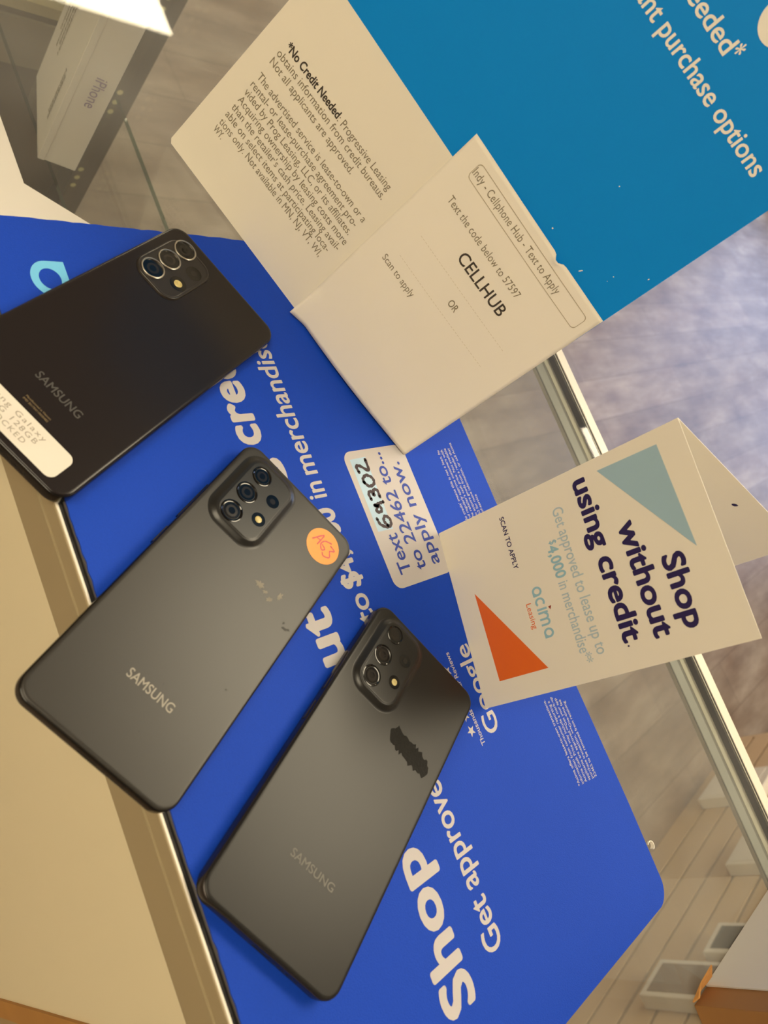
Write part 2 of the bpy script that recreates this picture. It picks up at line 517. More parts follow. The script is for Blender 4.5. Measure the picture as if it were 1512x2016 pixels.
strip = thing('led_strip', 'strip of small white lamps up the dark corner post inside the counter', 'light strip', Matrix.Translation((0.522, 0.7375, -0.56)))
obj('strip_backing', B(-6, 6, -1.0, 0.4, -260, 500), pm('strip_tape', srgb(66, 56, 46), 0.5), strip)
led = pm('led_lens', srgb(206, 198, 150), 0.25)
for zc in (-526, -386, -245, -105):
    for dz in (-16, 0, 16):
        o = obj('lamp_bead', disc(bmesh.new(), 0, 0, 0, 3.8, 0, n=20), led, strip)
        o.location = (0.0, -0.0013, (zc + dz + 560) * MM); o.rotation_euler = (math.radians(90), 0, 0)

# white phone box standing on the inner glass shelf
ex = Vector((31, -9, 0)).normalized(); ey = Vector((9, 31, 0)).normalized()
t = thing('phone_box', 'white retail phone box with purple lettering standing on the shelf inside the counter', 'box', basis((316, 504, -250), ex, ey, (0, 0, 1)))
box_white = pm('box_white', srgb(226, 220, 212), 0.45, var=0.01)
obj('box_base', B(0, 32, 0, 98, 0, 176, bev=0.8), box_white, t)
obj('box_lid', B(-0.7, 5, -0.7, 98.7, -0.0, 176.7, bev=0.5), box_white, t)
bm = bmesh.new()
text(bm, 'iPhone', 0, 31.5, 0, 9.2, lambda x, y: (15 + y, -0.9, 104 - x))
tag(obj('box_lettering', bm, pm('purple_ink', srgb(128, 108, 150), 0.6), t), 'purple lettering')
random.seed(4)
for rows_ in (((16, 30, 78), (20.2, 34, 80)), ((60, 60, 128), (66, 66, 132), (73, 58, 128), (80, 70, 126))):
    bm = bmesh.new()
    for yy, z0, z1 in rows_:
        z = z0
        while z < z1:
            d = random.uniform(0.6, 2.2)
            poly(bm, [(-1.0, yy, z), (-1.0, yy + 3.8, z), (-1.0, yy + 3.8, z + d), (-1.0, yy, z + d)])
            z += d + random.uniform(0.5, 1.8)
    obj('box_barcode', bm, print_grey, t)

# white sheets slipped under the counter mat
def sheet(name, pts, z0, z1, label):
    bm = bmesh.new()
    loft(bm, [[(x, y, z0) for x, y in pts], [(x, y, z1) for x, y in pts]], True, True)
    return tag(obj(name, bm, sheet_paper), label, 'sheet of paper')
sheet('paper_sheet', [(130, 150), (208, 150), (236, 200.5), (159.5, 256.6), (130, 256.6)], 0.0, 0.25, 'white paper sheet with slanted edge, tucked under the blue mat by the glass')
sheet('paper_sheet', [(130, 120), (159.5, 120), (159.5, 400), (130, 400)], 0.27, 0.5, 'long white paper strip under the blue mat along the counter edge')

# ------------------------------------------------------------------ blue counter mat
MZ = 1.4
mat = thing('counter_mat', 'bright blue printed counter mat with white slogan lettering under the phones', 'counter mat', Matrix.Translation((0, 0, 0.0006)))
pts = [(129.5, -206.3), (390, -206.3)]
for i in range(9):
    an = math.radians(-90 + 90 * i / 8)
    pts.append((388 + 12 * math.cos(an), -194.3 + 12 * math.sin(an)))
random.seed(2)
pts += [(400.2, -150), (399.2, -100), (398.4, -75), (397.1, 52), (396.8, 110), (396, 236.5)]
pts += [(396 - 4 * i, 236.4 + random.uniform(-0.35, 0.35)) for i in range(1, 66)]
pts += [(129.6, 236)]
pts += [(129.4 + random.uniform(-0.25, 0.4), 236 - 4 * i) for i in range(1, 110)]
bm = bmesh.new()
loft(bm, [[(x, y, 0.0) for x, y in pts], [(x, y, MZ - 0.6) for x, y in pts]], True, True)
obj('mat_sheet', bm, mat_blue, mat)
MT = MZ - 0.6
fm = lambda x, y: (-y, x, MT + 0.08)          # reading along +Y, letters' tops towards the photographer
bm = bmesh.new()
for s, x0, x1 in (('Shop', -166.2, -94.2), ('without', -86, 24.5), ('using', 33, 104.5), ('credit', 112.6, 180)):
    text(bm, s, x0, x1, -235.8, 19.0, fm, bold=0.034, spacing=1.05)
obj('headline_lettering', bm, mat_white, mat)
bm = bmesh.new()
for s, x0, x1, bd in (('Get approved', -156.4, -67, 0.0), ('to lease up', -62, 4, 0.0), ('to', 9.5, 25, 0.0), ('$4,000', 28.5, 73, 0.036), ('in', 78.6, 88, 0.0), ('merchandise*', 92.2, 181, 0.0)):
    text(bm, s, x0, x1, -263.0, 12.0, fm, bold=bd if bd else 0.015)
obj('subline_lettering', bm, mat_white, mat)
bm = bmesh.new()
acima_word(bm, 113, 213.6, -164.2, 17.2, fm)
tag(obj('logo_lettering', bm, print_lightblue, mat), 'light blue logo lettering')
bm = bmesh.new()
text(bm, 'Google', -70, -20.5, -318.6, 11.2, fm, bold=0.012, y1=-320.2)
text(bm, 'Thousands of 5 star Reviews', -72.8, -20.8, -303.6, 2.9, fm, bold=0.012)
for k in range(5):
    cx, cy = -63.2 + 8.3 * k, -297.2
    poly(bm, [(cx + (3.2 if i % 2 == 0 else 1.35) * math.sin(math.pi * i / 5), cy + (3.2 if i % 2 == 0 else 1.35) * math.cos(math.pi * i / 5)) for i in range(10)], fm)
obj('review_lettering', bm, mat_white, mat)
bm = bmesh.new()
FA = ('*Acima offers lease-to-own transactions.', 'information from consumer reporting a', 'Acima Cash Price may include a mark-up', 'applicants are approved.**Get your app', 'purchase transaction. ***One-time fee', '22462 to be removed from receiving')
for i, s in enumerate(FA): text(bm, s, -121.5 - 0.4 * i, None, -(364.2 + 3.45 * i), 2.15, fm, bold=0.008)
obj('fine_print', bm, mat_white, mat)
bm = bmesh.new()
FB = ("'No credit' means this is not a loan, bu", 'and regularly approve customers with', "the retailer's cash price. Not available", 'to acquire goods from a retailer that', '62 for more information, or call Acima', 'of-service')
for i, s in enumerate(FB): text(bm, s, 44.5 + 0.8 * i, None, -(363.6 + 3.5 * i), 2.15, fm, bold=0.008)
obj('fine_print', bm, mat_white, mat)
# white text-to-apply decal
bm = bmesh.new()
poly(bm, rrect(20.0, 101.5, -333, -284.6, 6), lambda x, y: (-y, x, MT + 0.10))
decal = tag(obj('apply_decal', bm, mat_white, mat), 'white rounded text-to-apply decal')
fd = lambda x, y: (-y, x, MT + 0.20)
bm = bmesh.new()
text(bm, 'Text', 27, 50.5, -300.8, 8.6, fd, bold=0.012)
text(bm, 'to 22462 to...', 26.5, 98.5, -313.2, 8.6, fd, bold=0.012)
text(bm, 'apply now.', 27, 91, -325.2, 8.6, fd, bold=0.012)
obj('decal_lettering', bm, print_blue, decal)
bm = bmesh.new(); poly(bm, [(53, -299.8), (97, -300.8), (96.6, -288.4), (53.4, -288.2)], lambda x, y: (-y, x, MT + 0.18))
tag(obj('decal_patch', bm, pm('pale_blue_tape', srgb(178, 208, 232), 0.5, var=0.12, scale=90), decal), 'pale blue patch')
bm = bmesh.new()
fh = lambda x, y: (-y, x, MT + 0.26)
for st in (((60.5, -291), (57, -292), (54.8, -296), (55.5, -299.5), (59, -300.2), (61, -297.5), (58.5, -295.4), (55.5, -297)),
           ((67.5, -295), (64.5, -293), (64.2, -296.5), (67, -296.8), (68.2, -293.2)), ((68.2, -293.4), (68.8, -297), (69.2, -300.5)),
           ((72, -292.6), (75.5, -292.3), (76.5, -294.5), (73.8, -295.8), (77, -296.8), (76.5, -299.5), (72.4, -299.6)),
           ((82.5, -292.2), (79.6, -295), (80.6, -299.2), (84, -299.6), (86.2, -296), (84.6, -292.6), (82.2, -292.4)),
           ((88.6, -291.6), (92.2, -291.2), (92, -294.2), (88.8, -299.2), (95.4, -299.8))):
    ribbon(bm, st, 2.3, fh)
obj('handwriting', bm, marker_black, decal)

# ------------------------------------------------------------------ phones
def rr3(u0, u1, v0, v1, r, z, n=10): return [(x, y, z) for x, y in rrect(u0, u1, v0, v1, r, n)]

def phone(name, label, pos, ang, L, Wd, H, back, framem, rough_style, island, lenses, small, flash, wordmark, wm_mat, buttons):
    t = thing(name, label, 'smartphone', Matrix.Translation((pos[0] * MM, pos[1] * MM, (MZ + 0.05) * MM)) @ Matrix.Rotation(ang, 4, 'Z'), 'smartphones lying face down')
    a, b, R = L / 2, Wd / 2, 8.0
    ring = lambda z, i: rr3(-a + i, a - i, -b + i, b - i, R - i, z, 10)
    bm = bmesh.new()
    loft(bm, [ring(0.5, 1.1), ring(0.9, 0.5), ring(1.6, 0.1), ring(3.0, 0.0), ring(H - 2.6, 0.0), ring(H - 1.2, 0.12), ring(H - 0.75, 0.35), ring(H - 0.7, 0.8)])
    obj('frame', bm, framem, t, smooth=True)
    bm = bmesh.new()
    loft(bm, [ring(H - 0.9, 0.55), ring(H - 0.45, 0.6), ring(H - 0.15, 0.85), ring(H - 0.02, 1.3), ring(H, 2.2)], cap1=True)
    o = obj('back_cover', bm, back, t)
    for p in o.data.polygons: p.use_smooth = len(p.vertices) == 4
    bm = bmesh.new()
    loft(bm, [ring(0.0, 2.0), ring(0.2, 1.2), ring(0.9, 0.6)], cap0=True)
    obj('screen', bm, pm('black_screen_glass', srgb(12, 12, 14), 0.1), t)
    # camera bump
    u0, u1, v0, v1 = island
    bm = bmesh.new()
    if rough_style == 'ramp':
        top = H + 2.0
        prof = [(4.2, H + 0.01), (3.4, H + 0.10), (2.6, H + 0.45), (1.8, H + 1.0), (1.0, H + 1.6), (0.35, H + 1.85), (0.05, H + 1.84), (-0.25, top - 0.02), (-0.8, top)]
        r0 = 6.5
    else:
        top = H + 1.0
        prof = [(0.7, H + 0.01), (0.5, H + 0.35), (0.3, H + 0.85), (0.0, top), (-0.5, top + 0.05), (-0.9, top - 0.02), (-1.1, top - 0.1)]
        r0 = 7.5
    loft(bm, [rr3(u0 - o_, u1 + o_, v0 - o_, v1 + o_, max(r0 + o_, 1), z) for o_, z in prof], cap1=True)
    bump = obj('camera_bump', bm, bump_satin if rough_style == 'ramp' else framem, t)
    for p in bump.data.polygons: p.use_smooth = len(p.vertices) == 4
    if rough_style != 'ramp':
        bump.data.materials.clear(); bump.data.materials.append(bump_dark)
    tz = top if rough_style == 'ramp' else top - 0.1
    for (u, v, r) in lenses:
        bm = bmesh.new()
        if rough_style == 'ramp':
            pr = [(r, tz + 0.0), (r - 0.1, tz + 0.25), (r - 0.5, tz + 0.3), (r - 0.9, tz + 0.05), (r - 1.5, tz - 0.02)]
            loft(bm, [[(u + q * math.cos(2 * math.pi * i / 40), v + q * math.sin(2 * math.pi * i / 40), z) for i in range(40)] for q, z in pr])
            mats = [lens_black, lens_black, lens_mid, lens_core]
        else:
            pr = [(r, tz), (r, tz + 0.55), (r - 0.25, tz + 0.7), (r - 0.75, tz + 0.62), (r - 0.85, tz + 0.1)]
            loft(bm, [[(u + q * math.cos(2 * math.pi * i / 40), v + q * math.sin(2 * math.pi * i / 40), z) for i in range(40)] for q, z in pr])
            mats = [lens_ring, lens_black, lens_mid, lens_core]
        k0 = len(bm.faces)
        f_in = pr[-1][0]
        for q, mi, z in ((f_in, 1, tz + 0.1), (r * 0.52, 2, tz + 0.14), (r * 0.3, 3, tz + 0.18)):
            bm.faces.new([bm.verts.new(Vector((u + q * math.cos(2 * math.pi * i / 32), v + q * math.sin(2 * math.pi * i / 32), z)) * MM) for i in range(32)]).material_index = mi
        obj('camera_lens', bm, mats, bump)
    for (u, v, r) in small:
        bm = bmesh.new()
        for q, mi, z in ((r, 0, tz + 0.06), (r * 0.42, 1, tz + 0.1)):
            bm.faces.new([bm.verts.new(Vector((u + q * math.cos(2 * math.pi * i / 28), v + q * math.sin(2 * math.pi * i / 28), z)) * MM) for i in range(28)]).material_index = mi
        obj('depth_lens', bm, [lens_black, lens_mid], bump)
    u, v, r = flash
    bm = bmesh.new()
    bm.faces.new([bm.verts.new(Vector((u + r * math.cos(2 * math.pi * i / 28), v + r * math.sin(2 * math.pi * i / 28), tz + 0.06)) * MM) for i in range(28)]).material_index = 0
    loft(bm, [[(u + r * q * math.cos(2 * math.pi * i / 20), v + r * q * math.sin(2 * math.pi * i / 20), tz + z) for i in range(20)] for q, z in ((0.5, 0.1), (0.45, 0.3), (0.25, 0.42))], cap1=True, mi=1)
    obj('flash_lamp', bm, [lens_black, flash_mat], bump)
    # side keys, port
    for nm, (k0, k1) in buttons.items():
        obj(nm, B(k0, k1, b - 0.3, b + 0.45, 3.0, 5.4, bev=0.2), framem, t)
    obj('charging_port', B(-a - 0.06, -a + 0.4, -4.6, 4.6, 2.9, 5.3, bev=0.3), rubber, t)
    bm = bmesh.new()
    for k in range(6): box(bm, -a - 0.05, -a + 0.3, -20 + 2.4 * k, -18.7 + 2.4 * k, 3.6, 4.8)
    obj('speaker_grille', bm, rubber, t)
    fn = lambda x, y: (y, -x, H + 0.06)
    bm = bmesh.new()
    text(bm, 'SAMSUNG', wordmark[0], wordmark[1], wordmark[2], wordmark[3], fn, bold=0.01)
    obj('maker_lettering', bm, wm_mat, t)
    return t, fn, H

lens_black = pm('lens_black', srgb(10, 9, 10), 0.08, var=0.02)
lens_mid = pm('lens_mid', srgb(34, 30, 28), 0.12, var=0.2, scale=300)
lens_core = pm('lens_core', srgb(16, 15, 17), 0.05)
lens_ring = pm('lens_ring_silver', srgb(190, 186, 176), 0.28, 0.9)
flash_mat = pm('flash_yellow', srgb(206, 190, 128), 0.2, var=0.45, scale=700)
bump_satin = pm('bump_satin', srgb(32, 32, 32), 0.32, var=0.04, scale=40, spec=0.4)  # darker than the back cover: its dark reflection is put into the colour
bump_dark = pm('bump_dark', srgb(40, 36, 34), 0.3)
satin_back = pm('satin_black_back', srgb(42, 40, 37), 0.36, var=0.04, scale=40, spec=0.48)
satin_dark = pm('satin_charcoal_back', srgb(32, 31, 30), 0.34, var=0.05, scale=40, spec=0.33)
gloss_back = pm('gloss_black_back', srgb(34, 30, 31), 0.22, var=0.06, scale=30, spec=0.3)
gloss_frame = pm('gloss_black_frame', srgb(9, 9, 10), 0.16, 0.0)
grey_frame = pm('dark_grey_frame', srgb(66, 62, 62), 0.25, 0.7)

bt = {'volume_button': (20.5, 44), 'power_button': (2.6, 13)}
tA, fA, HA = phone('smartphone', 'glossy black smartphone with white price label and silver-ringed lenses, topmost of the three', (176.9, 165.6), 0.4905, 159.9, 75.1, 8.4,
    gloss_back, gloss_frame, 'step', (35.6, 72.0, 5.8, 31.2), ((42.8, 23.7, 6.0), (55.4, 23.5, 6.0), (68.2, 23.7, 6.0)), ((61.8, 11.7, 4.3),), (48.6, 11.4, 4.4),
    (-9.8, 14.3, -47.6, 3.9), pm('grey_wordmark', srgb(72, 70, 68), 0.5), bt)
bm = bmesh.new()
fl = lambda x, y: (y, -x, HA + 0.12)
poly(bm, rrect(-34, 27.6, -76.4, -61.9, 3.6), lambda x, y: (y, -x, HA + 0.06))
lab = tag(obj('price_label', bm, pm('label_stock', srgb(222, 216, 206), 0.6), tA), 'white rounded paper label')
bm = bmesh.new()
text(bm, 'Samsung Galaxy', -24, 14.2, -66.6, 2.3, fl, spacing=1.25)
text(bm, 'A52 5G 128GB', -20, 12.9, -70.1, 2.3, fl, spacing=1.25)
text(bm, 'UNLOCKED', -14, 10.0, -73.7, 2.3, fl, spacing=1.25)
obj('label_lettering', bm, pm('label_grey_ink', srgb(150, 142, 128), 0.7), lab)
bm = bmesh.new()
text(bm, 'Manufactured in Vietnam', -4.6, 8.6, -57.4, 0.95, fA)
text(bm, 'IMEI 351754110430482', -4.6, 8.6, -59.1, 0.95, fA)
obj('maker_small_print', bm, pm('tan_ink', srgb(132, 112, 76), 0.6), tA)

tB, fB, HB = phone('smartphone', 'satin dark grey smartphone with round orange sticker, overhanging the back rail', (173.8, 39.65), 0.5277, 159.6, 74.8, 8.1,
    satin_back, gloss_frame, 'ramp', (33.5, 73.6, 4.8, 29.4), ((66.2, 22.1, 5.3), (53.0, 22.4, 5.6), (39.3, 22.0, 5.7)), ((59.9, 10.4, 3.5),), (46.4, 10.0, 3.6),
    (-9.8, 13.4, -49.2, 4.0), pm('pale_wordmark', srgb(150, 145, 134), 0.45), bt)
bm = bmesh.new()
disc(bm, 23.2, 64.4, 0, 9.6, 0, n=48, fn=lambda x, y, z: (y, -x, HB + 0.07))
st = tag(obj('round_sticker', bm, pm('orange_sticker', srgb(255, 168, 92), 0.6, var=0.03), tB), 'round bright orange sticker')
bm = bmesh.new()
fs = lambda x, y: (y, -x, HB + 0.13)
def stk(pts): return [(23.2 + p[0], 64.4 + p[1]) for p in pts]
ribbon(bm, stk([(-6.6, -1.0), (-3.4, 4.6), (-2.6, 4.6), (-3.0, -1.4)]), 0.9, fs)
ribbon(bm, stk([(2.8, 4.8), (-0.6, 3.2), (-1.6, 0.2), (0.4, -2.2), (1.6, -0.6), (-0.6, 0.4)]), 0.9, fs)
ribbon(bm, stk([(3.4, 3.4), (6.4, 2.6), (4.4, 0.6), (6.0, -2.4), (3.0, -4.2), (1.6, -3.2)]), 0.9, fs)
ribbon(bm, stk([(-5.2, 1.2), (-2.9, 1.6)]), 0.8, lambda x, y: (y, -x, HB + 0.15))
obj('sticker_handwriting', bm, pm('red_ink', srgb(222, 110, 108), 0.6), st)
# worn smears on the back
def smear(bm, cx, cy, rx, ry, rot, fn, seed, n=22, rag=0.35):
    rnd = random.Random(seed)
    c, s = math.cos(rot), math.sin(rot)
    pts = []
    for i in range(n):
        a_ = 2 * math.pi * i / n; k = 1 - rag * rnd.random()
        x, y = rx * k * math.cos(a_), ry * k * math.sin(a_)
        pts.append((cx + c * x - s * y, cy + s * x + c * y))
    poly(bm, pts, fn)
pale_scuff = pm('pale_scuff', srgb(128, 122, 108), 0.5, var=0.3, scale=300)
dark_scuff = pm('dark_scuff', srgb(30, 29, 27), 0.5)
for i, (x, y, rx, ry) in enumerate(((9.9, 22.6, 3.4, 1.9), (14, 21.6, 1.6, 1.1), (17.6, 20.4, 2.0, 1.4), (20.9, 25.2, 2.6, 1.5))):
    bm = bmesh.new(); smear(bm, x, y, rx, ry, 0.5 * i, fB, i + 3, n=30, rag=0.6)
    obj('pale_scuff', bm, pale_scuff, tB)
for i, (x, y, rx, ry) in enumerate(((31.5, 14.5, 1.9, 0.9), (33.2, 15.6, 1.0, 0.8), (29.6, 16.6, 1.0, 0.6), (4, -42, 0.8, 0.35), (26, -26, 0.6, 0.5), (8, -62, 0.7, 0.3))):
    bm = bmesh.new(); smear(bm, x, y, rx, ry, 0.7 * i, fB, i + 13, n=30, rag=0.6)
    obj('dark_scuff', bm, dark_scuff, tB)

tC, fC, HC = phone('smartphone', 'charcoal smartphone with a black scribbled smear on its back, nearest the folded card', (213.35, -53.97), 0.4978, 159.7, 74.6, 8.1,
    satin_dark, grey_frame, 'ramp', (34.6, 74.0, 5.2, 28.6), ((68.3, 22.7, 5.0), (54.3, 22.7, 5.4), (41.0, 22.3, 5.4)), ((61.4, 10.8, 3.5),), (47.6, 10.2, 3.4),
    (-11.6, 13.4, -47.0, 3.4), pm('faint_wordmark', srgb(100, 98, 92), 0.45), bt)
bm = bmesh.new()
rnd = random.Random(8)
up, lo = [], []
for i in range(30):
    x = 1.5 + 28.5 * i / 29
    yc = 28.6 - 0.1 * (x - 1.5)
    hw_ = 5.2 * (1 - abs((i - 14.5) / 15.5) ** 6)
    up.append((x, yc + hw_ + rnd.uniform(-1.5, 0.9))); lo.append((x, yc - hw_ + rnd.uniform(-0.9, 1.5)))
for i in range(29): poly(bm, [lo[i], lo[i + 1], up[i + 1], up[i]], lambda x, y: (y, -x, HC + 0.05))
tag(obj('scribble_smear', bm, pm('black_smear', srgb(29, 28, 26), 0.55, var=0.5, scale=700, bump=0.4, bscale=900, spec=0.15), tC), 'matte black scribbled smear')

# ------------------------------------------------------------------ big lease brochure card
th, tl = math.radians(-68.17), math.radians(75.8)
def card_matrix(o, th, tl):
    e = Vector((math.cos(th), math.sin(th), 0)); n = Vector((-math.sin(th), math.cos(th), 0))
    U = n * math.cos(tl) + Vector((0, 0, math.sin(tl)))
    return basis(o, e, U, e.cross(U))
big = thing('counter_card', 'large standing counter card, white below and bright blue above, leaning back', 'sign', card_matrix((251.2, 297.0, 1.5), th, tl))
CW, CH, CT = 218.5, 300.0, 1.6
split = lambda u: 122.4 - 0.0175 * u
bm = bmesh.new()
def prism(bm, pts, d0, d1, mi=0):
    loft(bm, [[(x, y, d0) for x, y in pts], [(x, y, d1) for x, y in pts]], True, True, mi)
prism(bm, [(0.4, 0), (CW - 0.4, 0), (CW, 0.6), (CW + 1.5, split(CW)), (1.2, split(0)), (-1.4, 2.2)], -CT, 0)
obj('terms_panel', bm, cream_paper, big)
bm = bmesh.new()
prism(bm, [(1.2, split(0)), (CW + 1.5, split(CW)), (CW + 4.0, CH), (2.5, CH)], -CT, 0.02)
tag(obj('blue_panel', bm, card_blue, big), 'bright blue upper panel')
bm = bmesh.new()                                  # easel strut folded out behind
loft(bm, [[(80, 15, -56), (140, 15, -56), (140, 15, -57.5), (80, 15, -57.5)], [(85, 205, -CT), (135, 205, -CT), (135, 205, -CT - 1.5), (85, 205, -CT - 1.5)]], True, True)
obj('easel_strut', bm, cream_paper, big)
ff = lambda x, y: (x, y, 0.12)
bm = bmesh.new()
text(bm, '*No Credit Needed', 14.3, 56.6, 84.0, 4.1, ff, bold=0.022)
tag(obj('terms_heading', bm, print_dark, big), 'bold dark heading line')
bm = bmesh.new()
text(bm, ': Progressive Leasing', 57.2, 100.2, 83.6, 4.1, ff)
for s, x1, y in (('obtains information from credit bureaus.', 101.4, 78.2), ('Not all applicants are approved.', 81.0, 72.7),
                 ('The advertised service is lease-to-own or a', 103.4, 62.6), ('rental- or lease-purchase agreement pro-', 102.0, 57.3),
                 ('vided by Prog Leasing, LLC, or its affiliates.', 103.0, 52.0), ('Acquiring ownership by leasing costs more', 105.4, 46.7),
                 ("than the retailer's cash price. Leasing avail-", 104.8, 41.4), ('able on select items at participating loca-', 101.5, 36.1),
                 ('tions only. Not available in MN, NJ, VT, WI,', 100.5, 30.7), ('WY.', 19.4, 25.4)):
    text(bm, s, 12.8, x1, y, 4.0, ff)
obj('terms_lettering', bm, print_grey, big)
bm = bmesh.new()
fb = lambda x, y: (x, y, 0.16)
text(bm, 'No Credit Needed', 62, 155.6, 236.0, 7.6, fb, bold=0.014)
text(bm, '*', 156.3, 159.6, 237.0, 7.6, fb, bold=0.014)
text(bm, 'Instant purchase options', 96, 205.4, 221.0, 7.6, fb, bold=0.014)
obj('slogan_lettering', bm, print_white, big)
bm = bmesh.new(); disc(bm, 160.5, 259.5, 0, 9.5, 0.18, n=48)
obj('logo_disc', bm, print_white, big)
for (u, v, rx, ry, s) in ((193, 139.6, 1.3, 0.35, 1), (205, 150.5, 0.35, 0.35, 2), (168, 140, 0.5, 0.5, 3), (216, 163, 0.5, 0.4, 4), (172, 175, 0.4, 0.3, 5), (205, 147, 0.2, 0.2, 6)):
    bm = bmesh.new(); smear(bm, u, v, rx, ry, 1.1, ff, s)
    obj('chip_mark', bm, print_white, big)

# flyer taped over the lower right of the card
def fly_map(x, y, lift=0.0):
    s, t_ = x / 108.0, y / 135.0                 # sheet coordinates 0..108 x 0..135
    u = 113.4 + s * (104.6 + 6.0 * t_) - 3.9 * t_
    v = 0.3 + s * 0.9 * (1 - t_) + t_ * (136.0 - 1.2 * s) - 0.3
    d = 0.5 + 2.6 * max(0, math.sin(math.pi * min(1, max(0, s)))) * (0.35 + 0.65 * (1 - t_)) + 2.2 * (1 - t_) + 0.5 * math.sin(5 * s + 2.0 * t_) * math.sin(4 * t_ + s)
    c = max(0, 1 - s / 0.10) * max(0, 1 - t_ / 0.16)     # dog-eared lower left corner
    d += 5.0 * c
    e = math.exp(-((x - 71) / 2.2) ** 2) * max(0, (t_ - 0.965) / 0.035)
    d += 1.6 * e; v -= 2.4 * e                           # small tear in the top edge
    return (u, v, d + lift)
flyer = thing('flyer', 'cream photocopied flyer with apply-by-text wording taped on the counter card', 'flyer', big.matrix_world.copy())
bm = bmesh.new()
nx, ny = 54, 56
grid = [[bm.verts.new(Vector(fly_map(108 * i / nx, 135 * j / ny)) * MM) for i in range(nx + 1)] for j in range(ny + 1)]
for j in range(ny):
    for i in range(nx): bm.faces.new((grid[j][i], grid[j][i + 1], grid[j + 1][i + 1], grid[j + 1][i]))
o = obj('flyer_sheet', bm, flyer_paper, flyer)
for p in o.data.polygons: p.use_smooth = True
md = o.modifiers.new('thickness', 'SOLIDIFY'); md.thickness = 0.00012; md.offset = -1
fy = lambda x, y: fly_map(x, y, 0.14)
# sheet coords: u-113.4
bm = bmesh.new()
text(bm, 'Indy - Cellphone Hub - Text to Apply', 12.0, 83.6, 123.0, 4.0, fy, spacing=1.05)
obj('flyer_heading', bm, print_grey, flyer)
bm = bmesh.new()
text(bm, 'Text the code below to 57597', 13.6, 73.4, 105.6, 4.0, fy, spacing=1.05)
obj('flyer_lettering', bm, print_grey, flyer)
bm = bmesh.new()
text(bm, 'Scan to apply', 12.6, 38.8, 60.8, 3.6, fy)
obj('flyer_lettering', bm, print_grey, flyer)
bm = bmesh.new()
text(bm, 'OR', 53.4, 59.6, 75.2, 3.8, fy, bold=0.006)
obj('flyer_lettering', bm, print_grey, flyer)
bm = bmesh.new()
text(bm, 'CELLHUB', 38.8, 75.6, 93.0, 6.2, fy, bold=0.008)
tag(obj('code_word', bm, print_dark, flyer), 'larger dark code word')
bm = bmesh.new()
rr = rrect(11.4, 102.8, 120.2, 129.4, 2.2, 5)
rr = [((a_[0] * (1 - k) + b_[0] * k), (a_[1] * (1 - k) + b_[1] * k)) for a_, b_ in zip(rr, rr[1:] + rr[:1]) for k in ([0, .1, .2, .3, .4, .5, .6, .7, .8, .9] if abs(a_[0] - b_[0]) > 20 else [0])]
cx_, cy_ = 57.1, 124.8
inn = [(x - 0.32 * (1 if x > cx_ else -1), y - 0.32 * (1 if y > cy_ else -1)) for x, y in rr]
for i in range(len(rr)):
    k = (i + 1) % len(rr)
    poly(bm, [rr[i], rr[k], inn[k], inn[i]], fy)
obj('heading_box', bm, pm('faint_grey_ink', srgb(176, 164, 140), 0.7), flyer)
bm = bmesh.new()
random.seed(5)
for y in (84.5, 69.5):
    x = 18
    while x < 92:
        poly(bm, [(x, y), (x + 1.2, y), (x + 1.2, y + 0.2), (x, y + 0.2)], fy); x += 2.0
obj('dotted_rules', bm, pm('pale_grey_ink', srgb(206, 196, 174), 0.7), flyer)

# ------------------------------------------------------------------ folded acima card
th, tl = math.radians(-101.0), math.radians(86.5)
ac = thing('folded_card', 'white folded lease card with navy slogan and two coloured triangles, standing open on the mat', 'sign', card_matrix((333.6, 43.2, 1.5), th, tl))
AW, AH = 102.0, 152.6
bm = bmesh.new(); prism(bm, [(0, 0), (AW, 0), (AW + 0.5, AH), (0, AH)], -0.4, 0)
obj('front_leaf', bm, cream_paper, ac)
bm = bmesh.new()
c5, s5 = math.cos(math.radians(52)), math.sin(math.radians(52))
def leaf(s, v, d): return (s * c5 + d * s5 * math.sin(tl), s * s5 * math.cos(tl) + v, -s * s5 * math.sin(tl) + d * c5 - 0.0)
loft(bm, [[leaf(0.2, 0.5, -0.45), leaf(101.6, 0.5, -0.45), leaf(101.6, AH, -0.45), leaf(0.2, AH, -0.45)], [leaf(0.2, 0.5, -0.05), leaf(101.6, 0.5, -0.05), leaf(101.6, AH, -0.05), leaf(0.2, AH, -0.05)]], True, True)
obj('back_leaf', bm, cream_paper, ac)
bm = bmesh.new()
smear(bm, 61.5, 143.0, 1.7, 0.9, 0.6, lambda x, y: leaf(x, y, 0.05), 9, rag=0.2)
obj('back_leaf_print', bm, print_navy, ac)
fa = lambda x, y: (x, y, 0.12)
bm = bmesh.new()
text(bm, 'Shop', 56.4, 90.8, 123.2, 10.2, fa, bold=0.03)
text(bm, 'without', 34.9, 91.2, 108.0, 10.2, fa, bold=0.03)
text(bm, 'using credit', 6.2, 89.4, 92.2, 10.2, fa, bold=0.03)
text(bm, '.', 90.4, 91.2, 93.4, 4, fa, bold=0.03)
obj('slogan_lettering', bm, print_navy, ac)
bm = bmesh.new()
text(bm, 'Get approved to lease up to', 15.0, 90.8, 76.4, 6.2, fa, bold=0.004)
text(bm, 'in merchandise**', 51.5, 93.2, 67.2, 6.0, fa, bold=0.004)
obj('offer_lettering', bm, print_paleblue, ac)
bm = bmesh.new()
text(bm, '$', 29.8, 31.8, 69.4, 4.0, fa, bold=0.012)
text(bm, '4,000', 32.2, 49.4, 67.2, 6.0, fa, bold=0.022)
obj('amount_lettering', bm, print_teal, ac)
bm = bmesh.new()
dx = acima_word(bm, 49.2, 76.0, 50.4, 6.0, fa)
obj('logo_lettering', bm, print_teal, ac)
bm = bmesh.new()
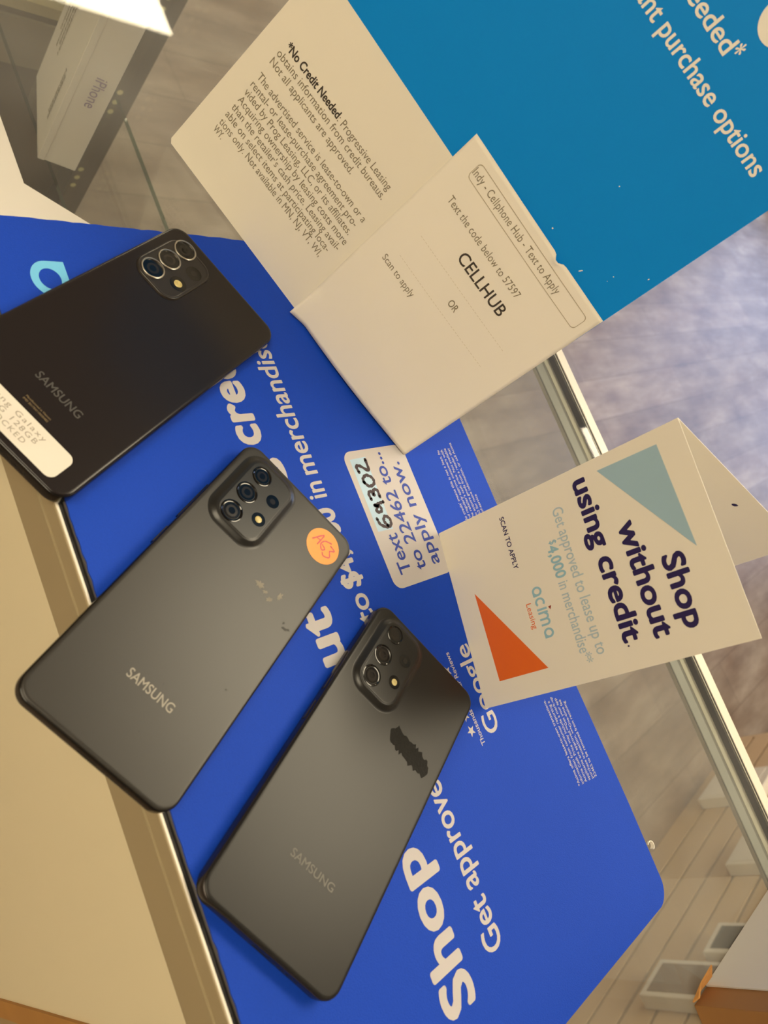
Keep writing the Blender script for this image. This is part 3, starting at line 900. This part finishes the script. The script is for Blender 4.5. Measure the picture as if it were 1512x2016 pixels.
poly(bm, [(dx - 0.2, 57.4), (dx + 1.6, 58.3), (dx - 0.4, 59.4)], fa)
obj('logo_arrow', bm, pm('dark_red_ink', srgb(150, 62, 40), 0.6), ac)
bm = bmesh.new()
text(bm, 'Leasing', 56.2, 69.6, 44.6, 3.3, fa)
tag(obj('logo_subline', bm, print_orange, ac), 'small orange word')
bm = bmesh.new()
text(bm, 'SCAN TO APPLY', 7.2, 36.6, 43.9, 2.9, fa, bold=0.016)
obj('scan_lettering', bm, print_navy, ac)
bm = bmesh.new(); poly(bm, [(6.4, 106.8), (57.4, 140.6), (7.0, 139.2)], fa)
tag(obj('blue_triangle', bm, pm('triangle_blue', srgb(160, 192, 208), 0.5, var=0.02), ac), 'pale blue triangle')
bm = bmesh.new(); poly(bm, [(40.8, 13.8), (90.1, 14.4), (90.3, 46.9)], fa)
tag(obj('orange_triangle', bm, print_orange, ac), 'orange triangle')

# ------------------------------------------------------------------ cardboard carton at the near right corner of the glass
kraft = pm('kraft_cardboard', srgb(146, 102, 54), 0.7, var=0.08, scale=35)
ct = thing('cardboard_carton', 'brown cardboard carton with white panel and torn flap standing on the glass', 'carton', Matrix.Translation((0.382, -0.259, 0.0005)))
obj('carton_body', B(0, 150, -210, 0, 0, 260, bev=0.5), kraft, ct)
bm = bmesh.new()
loft(bm, [[(18, 0.0, 0.2), (147, 0.0, 0.2), (147, 0.0, 258), (18, 0.0, 258)], [(18, 0.9, 0.2), (147, 0.9, 0.2), (147, 0.9, 258), (18, 0.9, 258)]], True, True)
tag(obj('white_panel', bm, pm('grey_white_board', srgb(204, 200, 194), 0.6, var=0.03, scale=20), ct), 'plain white panel')
bm = bmesh.new()
rnd = random.Random(3)
base = [(0.5, 1.2, 0.3), (6, 1.5, 0.2), (13, 1.4, 0.3), (19.5, 1.0, 0.6)]
top_ = [(2, 3.2, 4.5), (7, 8.6, 6.0), (15, 14.5, 12.0), (20, 5.0, 5.4)]
rows = [[bm.verts.new(Vector(p) * MM) for p in base], [bm.verts.new(Vector(p) * MM) for p in top_]]
for i in range(3): bm.faces.new((rows[0][i], rows[0][i + 1], rows[1][i + 1], rows[1][i]))
o = obj('torn_flap', bm, pm('torn_kraft', srgb(190, 134, 70), 0.8, var=0.2, scale=400), ct)
md = o.modifiers.new('thickness', 'SOLIDIFY'); md.thickness = 0.0008

# small curl of torn paper at the mat edge
bm = bmesh.new()
L0, L1 = [], []
for i in range(13):
    a_ = math.radians(-100 + 250 * i / 12)
    L0.append(bm.verts.new(Vector((2.3 * math.cos(a_), 2.3 * math.sin(a_), 0.0)) * MM))
    L1.append(bm.verts.new(Vector((2.5 * math.cos(a_), 2.5 * math.sin(a_), 2.6 - 0.1 * i)) * MM))
for i in range(12): bm.faces.new((L0[i], L0[i + 1], L1[i + 1], L1[i]))
o = tag(obj('paper_curl', bm, cream_paper), 'tiny white curl of torn paper on the glass at the mat edge', 'scrap of paper')
o.location = (0.4035, -0.176, 0.0003)
md = o.modifiers.new('thickness', 'SOLIDIFY'); md.thickness = 0.0005
